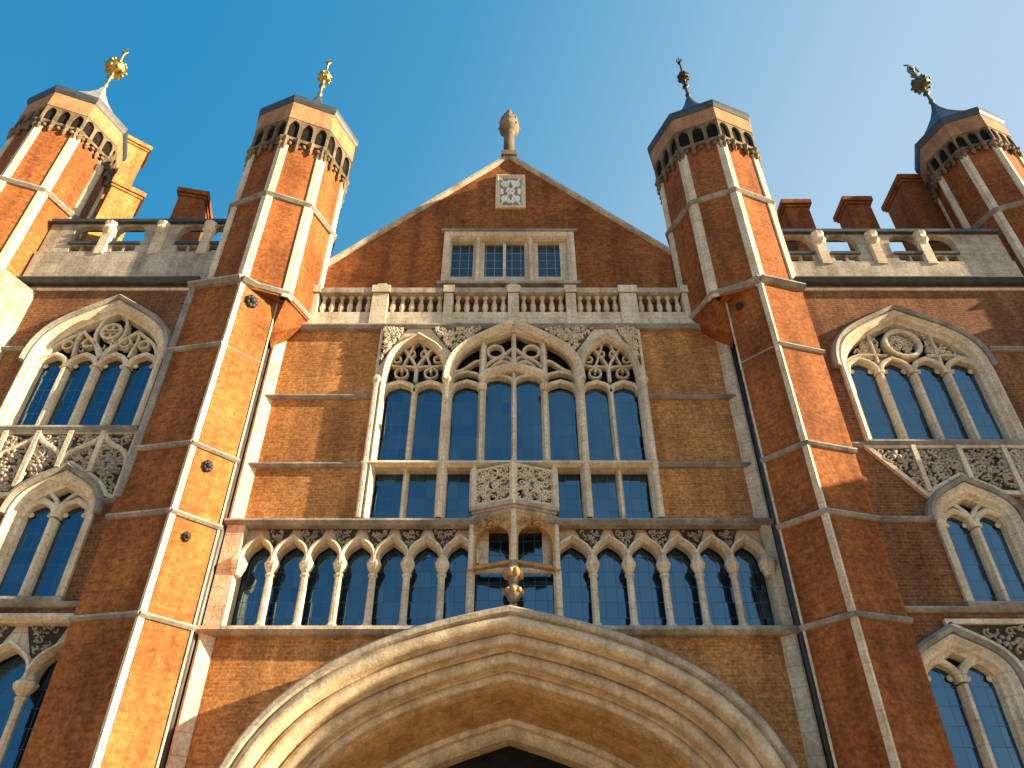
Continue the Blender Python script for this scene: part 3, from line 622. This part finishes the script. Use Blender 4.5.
# gable window
gwn = MB().sweep([(wx0, wz0), (wx0, wz1), (wx1, wz1), (wx1, wz0)], [(.10, YG - .02), (.10, YG - .10), (.0, YG - .12), (-.10, YG - .02), (-.14, YG + .12), (-.14, YG + .34), (.0, YG + .34)], True).build('window', 'stone', gab, 'small mullioned window of four lights in the gable')
MB().box(wx0 - .2, wx1 + .2, YG - .16, YG + .1, wz1 + .10, wz1 + .17).build('hood_mould', 'string', gwn)
MB().box(wx0 - .2, wx1 + .2, YG - .2, YG + .3, wz0 - .2, wz0 - .1).build('sill', 'stone_grey', gwn)
ly0, ly1 = zat(279, YG + .25), zat(243, YG + .25)
fr = MB().plate(rect(wx0 + .02, wx1 - .02, wz0, wz1), [rect(xat(a, 261, YG + .2), xat(b, 261, YG + .2), ly0, ly1) for a, b in ((451, 473), (484.5, 503), (506, 524.5), (538, 560))], YG + .16, YG + .3)
for x in (477.5, 531): xx = xat(x, 261, YG); fr.prism([(xx - .11, YG + .2), (xx - .05, YG - .04), (xx + .05, YG - .04), (xx + .11, YG + .2)], wz0, wz1)
fr.build('mullion', 'stone', gwn)
for a, b in ((451, 473), (484.5, 503), (506, 524.5), (538, 560)):
    pane(gwn, rect(xat(a, 261, YG + .2) - .03, xat(b, 261, YG + .2) + .03, ly0 - .03, ly1 + .03), YG + .26, 'glass_small')
# carved plaque
qx0, qx1, qz0, qz1 = xat(498, 193, YG), xat(523, 193, YG), zat(208, YG), zat(178, YG)
pq = MB().sweep(rect(qx0, qx1, qz0, qz1), [(.08, YG + .02), (.08, YG - .08), (.0, YG - .12), (-.07, YG - .03), (-.07, YG + .02)], True).build('plaque', 'stone', gab, 'square pale stone plaque carved with foliage near the gable top')
cx, cz = (qx0 + qx1) / 2, (qz0 + qz1) / 2; qw, qh = (qx1 - qx0) / 2 - .09, (qz1 - qz0) / 2 - .09
rl = MB().box(qx0, qx1, YG - .03, YG + .02, qz0, qz1); rl.cur = 1
rl.rib(circ(cx, cz, .12, 12), .07, YG - .10, YG - .02, True)
for sx in (-1, 1):
    rl.rib(circ(cx + sx * qw * .55, cz + qh * .55, qw * .36, 12), .06, YG - .09, YG - .02, True)
    rl.rib(circ(cx + sx * qw * .55, cz - qh * .55, qw * .36, 12), .06, YG - .09, YG - .02, True)
    rl.rib([(cx, cz), (cx + sx * qw, cz + qh)], .06, YG - .08, YG - .02); rl.rib([(cx, cz), (cx + sx * qw, cz - qh)], .06, YG - .08, YG - .02)
    for sz in (-1, 1):
        rl.blob((cx + sx * qw * .55, YG - .05, cz + sz * qh * .55), .10, (1, .5, 1)); rl.blob((cx + sx * qw * .9, YG - .05, cz + sz * qh * .1), .08, (1, .5, 1)); rl.blob((cx + sx * .05, YG - .05, cz + sz * qh * .75), .08, (1, .5, 1.3))
rl.build('relief', ('string', 'plaque'), pq)

# ------------------------------------------------------------------ wings
def wing(side, V1, V2, xs, xout, windows, strips, wy):
    """canted turret base and the wing wall beside it"""
    s = side
    ys = YV + abs(xs - V1[0]) * math.tan(R(11 if s < 0 else 16))
    poly = [V1, V2, (V2[0] + s * .22, V2[1] + .35), (V2[0] + s * .4, 18), (xs, 18), (xs, ys)]
    tb = MB().prism(poly, 0, ZTOP).build('turret_base', 'red', root)
    def seg(P, Q, z, d=.10, h=.075, mat_='string'):
        L = math.dist(P, Q); u = ((Q[0] - P[0]) / L, (Q[1] - P[1]) / L)
        mb = MB(); mb.base(P, u)
        mb.sweep([(-.02, z), (L + .02, z)], [(-h, .03), (-h * .8, -d * .5), (-h * .1, -d), (h * .5, -d * .9), (h, .03)]); return mb
    for i, z in enumerate(ZB):
        ps = [(xs, ys), V1, V2] if s < 0 else [V2, V1, (xs, ys)]
        for P, Q in zip(ps, ps[1:]):
            if i == 1 and (Q == V2 or P == V2): h, d = .03, .03
            elif i == 0: h, d = .12, .2
            else: h, d = .075, .10
            seg(P, Q, z, d, h).build('string_course', 'string', tb)
    # corner quoin strip, thin edge strip, strip at the wall side
    a = .17
    uL = Vector((xs - V1[0], ys - YV)).normalized(); uR = Vector((V2[0] - V1[0], V2[1] - V1[1])).normalized(); v = Vector(V1)
    out = -(uL + uR).normalized()
    quo = [v + out * .05, v + uL * .06 + out * .03, v + uL * .06 - out * .1, v + uR * .12 - out * .1, v + uR * .12 + out * .03]
    MB().prism([tuple(t) for t in quo], 0, ZTOP).build('quoin', 'stone', tb)
    v2 = Vector(V2); MB().prism([tuple(v2 + Vector((-s * .02, -.03))), tuple(v2 - uR * .05 + Vector((-s * .03, -.03))), tuple(v2 - uR * .05 + Vector((s * .05, .06))), tuple(v2 + Vector((s * .05, .06)))], 0, ZTOP).build('quoin', 'stone', tb)
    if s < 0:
        cp = MB(); cp.base(V1, (uR.x, uR.y)); cp.box(.13, (v2 - v).length - .06, -.012, .05, .02, ZTOP - .02).build('canted_face', 'orange', tb, 'smooth canted corner face with sunlit orange put into the brick colour')  # sunlight painted in: only the lit corner is orange, its shaded twin red
    if s < 0: MB().prism([(xs - .02, ys + .1), (xs - .03, ys - .05), (xs + .15, ys - .09), (xs + .15, ys + .05)], zat(505, YB), ZTOP - .1).build('strip', 'string', tb)
    # masons' iron bosses on the canted face
    L = math.dist(V1, V2); P, Q = (V1, V2) if s < 0 else (V2, V1); u = ((Q[0] - P[0]) / L, (Q[1] - P[1]) / L)
    for f, zz, r in (((.35, ZB[0] - .55, .17), (.42, ZB[2] - .42, .12), (.40, ZB[3] - .45, .09)) if s < 0 else ((.35, ZB[0] + 0 - .5, .1),)):
        mb = MB(); mb.base(P, u)
        for k in range(7): mb.blob((L * f + r * .6 * math.cos(k * .9), -.05, zz + r * .8 * math.sin(k * .9)), r * .5, (1, .6, 1))
        mb.blob((L * f, -.07, zz), r * .6); mb.build('iron_boss', 'iron', tb)
    # wall plane
    zp = zat(284, YB)
    holes = [w_['path'] for w_ in windows]
    x0, x1 = (xout, xs + .05) if s < 0 else (xs - .05, xout)
    wb = MB(); hs = sorted(holes, key=lambda h: h[0][1]); lows = [0] + [(max(q[1] for q in hs[i - 1]) + min(q[1] for q in hs[i])) / 2 for i in (1, 2)] + [zp]
    for i, h_ in enumerate(hs): wb.plate(rect(x0, x1, lows[i], lows[i + 1]), [h_], YB, YB + .5)
    wl = wb.build('wall', 'brown', root)
    MB().box(min(x0, x1) + .2, max(x0, x1), YB + .85, 24, 0, zp - .2).build('range', 'brown', root)
    for px_, w_, z0, z1 in strips: MB().box(px_ - w_ / 2, px_ + w_ / 2, YB - .05, YB + .03, z0, z1).build('strip', 'string', wl)
    for y in wy:
        for (a0, a1) in y[1]: string([(a0, y[0]), (a1, y[0])], YB, parent=wl)
    string([(x0, zp + .02), (x1, zp + .02)], YB, 'cornice', 'lead', .11, .26)
    string([(x0, zp - .22), (x1, zp - .22)], YB, 'string_course', 'stone', .05, .06)
    return wl

def frieze(poly, Y, bars, curves, seed, n):
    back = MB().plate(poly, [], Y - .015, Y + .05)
    fz = back.build('carved_frieze', 'dark_backing', root, None)
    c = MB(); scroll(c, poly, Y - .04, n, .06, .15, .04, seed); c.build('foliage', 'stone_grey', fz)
    b = MB()
    for x, z0, z1 in bars: b.box(x - .055, x + .055, Y - .15, Y + .02, z0, z1)
    for cv_ in curves: b.rib(cv_, .12, Y - .13, Y + .03)
    b.sweep(poly, [(-.05, Y - .10), (.05, Y - .10), (.05, Y + .03), (-.05, Y + .03)], True)
    b.build('panel_rib', 'stone', fz)
    return fz

def wing_windows(s, W1, W2, W3):
    out = []
    zs, zsp, za, zh = (zat(v, YB) for v in W1['z'])
    p1 = arched_window(W1['x'][0], W1['x'][1], zs, zsp, za, YB, 4, zh, 5 + s, W1['style'], label=W1['label'])
    out.append({'path': p1})
    zs2, zsp2, za2, zh2 = (zat(v, YB) for v in W2['z'])
    p2 = arched_window(W2['x'][0], W2['x'][1], zs2, zsp2, za2, YB, 2, zh2, 15 + s, 'pair', label=W2['label'])
    out.append({'path': p2})
    # frieze between them: fills the spandrels of the lower head
    x0, x1 = W1['fx']; zt_, zb_ = zs - .17, zat(W2['fb'], YB)
    lo = [q for q in arch(W2['x'][0] - .28, W2['x'][1] + .28, zsp2, za2 + .30, 8) if q[1] > zb_ + .02]
    poly = [(x0 + (1.05 if s > 0 else 0), zb_), (x0, zt_), (x1, zt_), (x1, zb_)] + lo[::-1]
    n = 5; bars = []
    for i in range(1, n):
        x = x0 + (x1 - x0) * i / n
        zz = max([zb_ + (max(0, zt_ - zb_ - (x - x0) * (zt_ - zb_) / 1.05) if s > 0 else 0)] + [q[1] for q in lo if abs(q[0] - x) < .18]); bars.append((x, zz, zt_))
    cv_ = []
    for i in range(n):
        a = x0 + (x1 - x0) * i / n; b = x0 + (x1 - x0) * (i + 1) / n
        if i % 2 == 0: cv_.append(bez((a, zt_), (a + .1, zt_ - .5), (b, zt_ - .3), (b, zt_ - .95), 7))
        else: cv_.append(bez((b, zt_), (b - .1, zt_ - .5), (a, zt_ - .3), (a, zt_ - .95), 7))
    frieze(poly, YB, bars, cv_ if s < 0 else [], 31 + s, 420)
    # lowest window
    if s < 0:
        za3, zc3, zs3, zt3 = zat(W3['z'][0], YB), zat(W3['z'][1], YB), 2.4, zat(W3['z'][2], YB)
        xe0, xe1 = W3['x']
        arcade(W3['cols'], xe0, xe1, zs3, zc3, za3, YB, zt3, W3['label'], capr=.2, seed=40 + s)
        hole = rect(xe0 - .12, xe1 + .12, zs3, zt3 - .03)
        pth = [(xe0 - .1, zs3)] + [(xe0 - .1, zt3 - .3), (xe0 + .25, zt3), (xe1 - .25, zt3), (xe1 + .1, zt3 - .3)] + [(xe1 + .1, zs3)]
        MB().sweep(pth, [(.08, YB + .02), (.08, YB - .1), (.0, YB - .13), (-.08, YB - .02), (-.12, YB + .2), (-.02, YB + .36)]).build('window_frame', 'stone', root)
        out.append({'path': hole})
    else:
        zt3 = zat(W3['z'][2], YB); zs3, zc3, za3 = 2.4, zat(W3['z'][1], YB), zat(W3['z'][0], YB)
        p3 = arched_window(W3['x'][0], W3['x'][1], zs3, zc3, za3, YB, 2, zc3 + .05, 25, 'pair', label=W3['label']); out.append({'path': p3})
        xm = sum(W3['x']) / 2; hd = [q for q in arch(W3['x'][0] - .28, W3['x'][1] + .28, zc3, za3 + .30, 8)][8:]
        frieze([(xm, zt3 - .02), (xm + 3.2, zt3 - .02), (xm + 3.2, zc3)] + hd[::-1][:-1] + [(xm, za3 + .30)], YB, [], [], 77, 90)
    return out

# left wing
xsL = xat(146, 430, 14.9)
wl1 = dict(x=(xat(30, 362, YB) - .0, xat(160, 362, YB)), z=(428, 362, 305, 366), style='flow', label='four-light window with flowing tracery beside the gilded turret', fx=(-12.6, xat(137, 440, YB)))
wl2 = dict(x=(xat(56, 510, YB) - .92, xat(56, 510, YB) + .82), z=(598, 515, 476, 517), fb=500, label='two-light pointed window below the carved frieze, grey and blue panes')
c3 = xat(21, 690, YB)
wl3 = dict(x=(c3 - 2.1, c3 + .98), cols=[c3 - 1.1, c3], z=(644, 687, 619), label='lowest arcaded window with carved spandrels at the frame edge')
wn = wing_windows(-1, wl1, wl2, wl3)
zb3 = zat(344 + 6, YB)
wing(-1, V1L, V2L, xsL, -15.5, wn,
     [(xat(193, 300, YB) - .05, .16, zb3, zat(290, YB)), (xsL + .02 - .12, .16, zat(500, YB), zb3)],
     [(zb3, [(-15, wl1['x'][0] - .25), (wl1['x'][1] + .15, xsL)]), (zat(434, YB), [(-15, xsL)]), (zat(502, YB), [(wl2['x'][1] + .1, xsL)]), (zat(605, YB), [(-15, xsL)])])
# right wing
xsR = xat(846, 430, 14.8)
wr1 = dict(x=(xat(841, 362, YB), xat(984, 362, YB)), z=(442, 368, 315, 372), style='circle', label='four-light window with a round carved rosette beside the bronze-topped turret', fx=(xat(868, 455, YB), 13.4))
wr2 = dict(x=(xat(974, 521, YB) - .78, xat(974, 521, YB) + .9), z=(603, 523, 488, 527), fb=500, label='two-light pointed window of blue glass below the carved frieze')
c3 = xat(967, 684, YB)
wr3 = dict(x=(c3 - .88, c3 + .88), z=(640, 686, 622), label='lowest two-light pointed window of blue glass by the frame edge')
wn = wing_windows(1, wr1, wr2, wr3)
wing(1, V1R, V2R, xsR, 15.8, wn, [],
     [(zb3, [(wr1['x'][1] + .25, 15)]), (zat(446, YB), [(xsR, 15)]), (zat(520, YB), [(xsR, wr2['x'][0] - .1)]), (zat(610, YB), [(xsR, 15)])])

# ------------------------------------------------------------------ wing parapets
def parapet(x0, x1, ytop, ybot, centres, label):
    zt, zb = zat(ytop, YB), zat(283, YB); zm = zat(ybot, YB)
    holes = []
    hh = zt - zm; zk = zm + hh * .28
    for c in centres:
        holes.append([(c - .46, zk + .10)] + arch(c - .46, c + .46, zk + .25, zt - .09, 6, .9, .1) + [(c + .46, zk + .10)])
        holes.append(rect(c - .34, c - .03, zm + .04, zk - .04)); holes.append(rect(c + .03, c + .34, zm + .04, zk - .04))
    pp = MB().plate(rect(x0, x1, zm, zt - .06), holes, YB + .04, YB + .24).build('parapet', 'stone_grey', root, label)
    MB().box(x0, x1, YB - .02, YB + .3, zb, zm).build('parapet_base', 'stone_grey', pp)
    MB().box(x0, x1, YB - .08, YB + .34, zt - .06, zt + .06).build('top_rail', 'lead', pp)
    br = MB()
    for c in centres: br.box(c - .42, c + .42, YB - .02, YB + .06, zk - .02, zk + .08)
    br.build('crossbar', 'lead', pp)
    for a, b in zip(centres, centres[1:]):
        xm = (a + b) / 2
        MB().sweep([(xm, zm - .1), (xm, zt - .1)], [(-.16, YB + .05), (-.13, YB - .06), (.13, YB - .06), (.16, YB + .05)]).lathe((xm, YB), [(.1, zt - .55), (.2, zt - .4), (.16, zt - .25), (.2, zt - .12)], 8, -67.5).build('bracket', 'stone', pp)
cl = [xat(p, 240, YB) for p in (84, 126, 190, 222)]
parapet(-13.6, xat(232, 260, YB), 222, 252, cl, 'pierced stone parapet with arched openings, weathered grey')
cr = [xat(p, 243, YB) for p in (797, 842, 905, 940)]
parapet(xat(786, 262, YB), 14.2, 232, 262, cr, 'pierced stone parapet in front of two brick chimneys')

# ------------------------------------------------------------------ turrets
def turret(cx, cy, r, z0, lv, name_label, cap='lead', fin='gilt', style=0, fmat='red', ball=.25):
    """lv: heights of band(s), corbel frieze bottom and top, eaves, cap tip, finial top"""
    bands, zc0, zc1, ze, ztip, zfin = lv
    t = MB().lathe((cx, cy), [(r, z0), (r, zc1)], 8).build('turret', fmat, root, name_label)
    vs = [Vector((cx + r * math.cos(R(-90 + 45 * k)), cy + r * math.sin(R(-90 + 45 * k)))) for k in range(8)]
    q = r * .105
    for k in range(-3, 4):
        v = vs[k]; a = (vs[k - 1] - v).normalized(); b = (vs[(k + 1) % 8] - v).normalized(); o = -(a + b).normalized()
        MB().prism([tuple(v + o * .055), tuple(v + a * q + o * .05), tuple(v + a * q - o * .1), tuple(v + b * q - o * .1), tuple(v + b * q + o * .05)], z0, zc0).build('quoin', 'stone', t)
    for z in bands:
        MB().lathe((cx, cy), [(r - .05, z - .10), (r + .06, z - .09), (r + .14, z), (r + .13, z + .05), (r + .03, z + .13), (r - .05, z + .13)], 8).build('string_course', 'string', t)
    # corbel table: little arches in front of a drum coloured black to read as deep shade
    fz = MB(); h = zc1 - zc0; rr = r + .11; pts = [Vector((cx + rr * math.cos(R(-90 + 45 * k)), cy + rr * math.sin(R(-90 + 45 * k)))) for k in range(8)]
    pend = MB()
    for k in range(8):
        P, Q = pts[k], pts[(k + 1) % 8]; L = (Q - P).length; u = tuple((Q - P) / L); fz.base(tuple(P), u); pend.base(tuple(P), u)
        n = 3; c = L / n; hs = []
        for i in range(n):
            a, b = i * c + c * .13, (i + 1) * c - c * .13
            hs.append([(a, zc0 + h * .22)] + arch(a, b, zc0 + h * .62, zc0 + h * .95, 5, .8, .3) + [(b, zc0 + h * .22)])
        fz.plate(rect(0, L, zc0 + h * .10, zc1), hs, .0, .09)
        for i in range(n + 1):
            pend.lathe((min(max(i * c, .08), L - .08), .03), [(.02, zc0 - h * .30), (.08, zc0 - h * .14), (.05, zc0 - h * .02), (.11, zc0 + h * .10), (.11, zc0 + h * .16)], 6)
        for i in range(n): pend.blob(((i + .5) * c, .02, zc0 - h * .04), .08, (1, .8, .9))
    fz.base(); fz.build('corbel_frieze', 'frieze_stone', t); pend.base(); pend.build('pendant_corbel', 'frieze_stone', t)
    MB().lathe((cx, cy), [(r + .02, zc0 + h * .1), (r + .025, zc1 - .01)], 8).build('black_frieze_backing', 'black', t)
    MB().lathe((cx, cy), [(r - .1, zc1), (rr + .02, zc1), (rr + .02, ze - .2), (r - .1, ze - .2)], 8).build('parapet', 'tan', t)
    MB().lathe((cx, cy), [(r, ze - .24), (rr + .04, ze - .24), (rr + .10, ze - .12), (rr + .10, ze + .05), (rr + .06, ze + .09), (r, ze + .09)], 8).build('eaves', 'lead', t)
    hc = ztip - ze
    MB().lathe((cx, cy), [(rr + .10, ze + .06), (rr * .80, ze + hc * .16), (rr * .55, ze + hc * .38), (rr * .3, ze + hc * .62), (rr * .12, ze + hc * .85), (.07, ztip), (.05, ztip + .05)], 8).build('cap', cap, t)
    f = MB(); H = zfin - ztip
    f.lathe((cx, cy), [(.06, ztip), (.10, ztip + .05 * H), (.05, ztip + .1 * H), (.05, ztip + .22 * H), (.13, ztip + .25 * H), (.05, ztip + .28 * H), (.06, ztip + .48 * H - ball)] + [(ball * math.sin(R(a)), ztip + .48 * H - ball * math.cos(R(a))) for a in range(20, 165, 18)] + [(.05, ztip + .48 * H + ball), (.04, ztip + .66 * H), (.035, ztip + .82 * H), (.09, ztip + .85 * H), (.03, ztip + .88 * H), (.01, zfin)], 12)
    for i in range(8):
        a = i * .785
        for e_ in (-35, 5, 42): f.blob((cx + ball * math.cos(R(e_)) * math.cos(a), cy + ball * math.cos(R(e_)) * math.sin(a), ztip + .48 * H + ball * math.sin(R(e_))), ball * .2)
    if style == 2:
        for i in range(7): f.blob((cx - .12 + .05 * (i % 3), cy, ztip + (.66 + .05 * i) * H), .11, (1.3, .3, .5)); 
        for sg in (-1, 1): f.tube([(cx, cy, ztip + .7 * H), (cx + sg * .2, cy, ztip + .78 * H), (cx + sg * .14, cy, ztip + .9 * H)], .03)
    else:
        for sg in (-1, 1): f.tube([(cx, cy, ztip + .82 * H), (cx + sg * .10, cy, ztip + .88 * H), (cx + sg * .07, cy, ztip + .95 * H)], .025)
    f.build('finial', fin, t)
    return t
def levels(yv, ys): return [zat(y, yv) for y in ys]
r1 = 1.62
lf = 14.45                                          # depth of the nearest vertex
b, c0, c1_, e = levels(lf, (194, 142, 120, 101)); tip = zat(97, lf + r1); fin = zat(58, lf + r1)
turret(-7.22, lf + r1, r1, ZTOP - .15, ([b], c0, c1_, e, tip, fin), 'octagonal brick turret left of the gable with a small gilded finial')
MB().lathe((-7.22, lf + r1), [(r1 - .3, ZTOP - .1), (r1 + .03, ZTOP - .08), (r1 + .10, ZTOP + .02), (r1 + .02, ZTOP + .12)], 8).build('string_course', 'string', root)
b, c0, c1_, e = levels(lf, (191, 142, 122, 106)); tip = zat(96, lf + r1); fin = zat(56, lf + r1)
turret(6.62, lf + r1 + .05, r1 + .06, ZTOP - .15, ([b], c0, c1_, e, tip, fin), 'octagonal brick turret right of the gable with a dark ball finial', fin='dark_metal', ball=.22)
MB().lathe((6.62, lf + r1 + .05), [(r1 - .2, ZTOP - .1), (r1 + .08, ZTOP - .08), (r1 + .15, ZTOP + .02), (r1 + .08, ZTOP + .12)], 8).build('string_course', 'string', root)
def squinch(pts):
    bm = bmesh.new(); [bm.verts.new(q) for q in pts]; bmesh.ops.convex_hull(bm, input=bm.verts)
    bm.verts.index_update(); mb = MB().add([tuple(v.co) for v in bm.verts], [[v.index for v in f.verts] for f in bm.faces]); bm.free()
    return mb.build('squinch', 'red', root)
for s_, V2_, cx_, r_, cy_ in ((1, V2L, -7.22, r1, lf + r1), (-1, V2R, 6.62, r1 + .06, lf + r1 + .05)):
    a_ = [(cx_ + s_ * r_ * math.sin(R(t)), cy_ - r_ * math.cos(R(t)), ZTOP - .06) for t in (45, 90)]
    squinch(a_ + [(V2_[0] - s_ * .05, V2_[1], ZTOP - .06), (V2_[0] - s_ * .2, 16.0, ZTOP - .06), (V2_[0] - s_ * .03, V2_[1] + .05, ZTOP - 1.15), (V2_[0] - s_ * .2, 15.98, ZTOP - 1.15)])
lo_ = 14.0
b, b2, c0, c1_, e = levels(lo_, (178, 262, 122, 106, 90)); tip = zat(88, lo_ + 1.5); fin = zat(48, lo_ + 1.5)
turret(-14.92, lo_ + 1.5, 1.45, b2 - .1, ([b, b2], c0, c1_, e, tip, fin), 'octagonal brick turret at the left end with a large gilded finial', cap='leadpale', ball=.36)
MB().lathe((-14.7, lo_ + 1.55), [(1.95, 0), (1.95, b2 - .15), (1.7, b2)], 8).build('turret_base', 'stone_grey', root)
lo_ = 14.55
b, b2, c0, c1_, e = levels(lo_, (200, 268, 143, 128, 112)); tip = zat(104, lo_ + 1.3); fin = zat(64, lo_ + 1.3)
turret(15.38, lo_ + 1.3, 1.26, b2 - 1.2, ([b, b2], c0, c1_, e, tip, fin), 'octagonal brick turret at the right end with a leafy bronze finial', fin='bronze', style=2, ball=.32)
MB().lathe((15.7, 16.1), [(2.3, 0), (2.3, b2 - 1.3), (1.6, b2 - 1.0)], 8).build('turret_base', 'red', root)

# ------------------------------------------------------------------ chimneys
def chimney(xa, xb, ytop, Y, label, d=.8, m='red', turn=0):
    xm = (xat(xa, ytop + 15, Y) + xat(xb, ytop + 15, Y)) / 2; wd = (xat(xb, ytop + 15, Y) - xat(xa, ytop + 15, Y)) / 2; zt = zat(ytop, Y)
    k = wd * .74
    B = lambda: MB().base((xm, Y), (math.cos(R(turn)), math.sin(R(turn))))
    st = B().box(-k, k, 0, d, 14, zt - .3)
    o = st.build('chimney', m, root, label)
    B().box(-k - .05, k + .05, -.05, d + .05, zt - .36, zt - .24).box(-k - .11, k + .11, -.11, d + .11, zt - .24, zt - .02).box(-k, k, -.05, d + .05, zt - .02, zt + .05).build('chimney_cap', m, o)
chimney(172, 205, 191, 17.6, 'brick chimney behind the pierced parapet, nearest the turret', 1.0, 'red', 12)
chimney(118, 146, 142, 19.6, 'tall sunlit brick chimney beside the gilded turret', 1.0, 'gold', 38)
chimney(103, 141, 187, 18.9, 'broad sunlit chimney stack in front of a taller one', 1.0, 'gold', 38)
chimney(784, 816, 201, 17.6, 'brick chimney half hidden by the turret right of the gable')
chimney(846, 878, 198, 17.6, 'slim brick chimney in the middle of the pierced parapet')
chimney(900, 948, 176, 17.0, 'broad dark chimney stack beside the right end turret', 1.3)

# forward wing at the right end, beyond the frame; it shades the foot of the front
fw = MB().box(18.2, 24, 12.3, 26, 0, 13.6).build('forward_wing', 'red', root)
MB().box(18.1, 24.1, 12.2, 26.1, 12.6, 12.85).box(18.15, 24.05, 12.25, 26.05, 13.6, 14.3).build('parapet', 'stone_grey', fw)
for k in range(4): MB().box(18.12, 18.3, 13 + k * 3, 14.2 + k * 3, 7.5, 10).build('window', 'glass', fw)
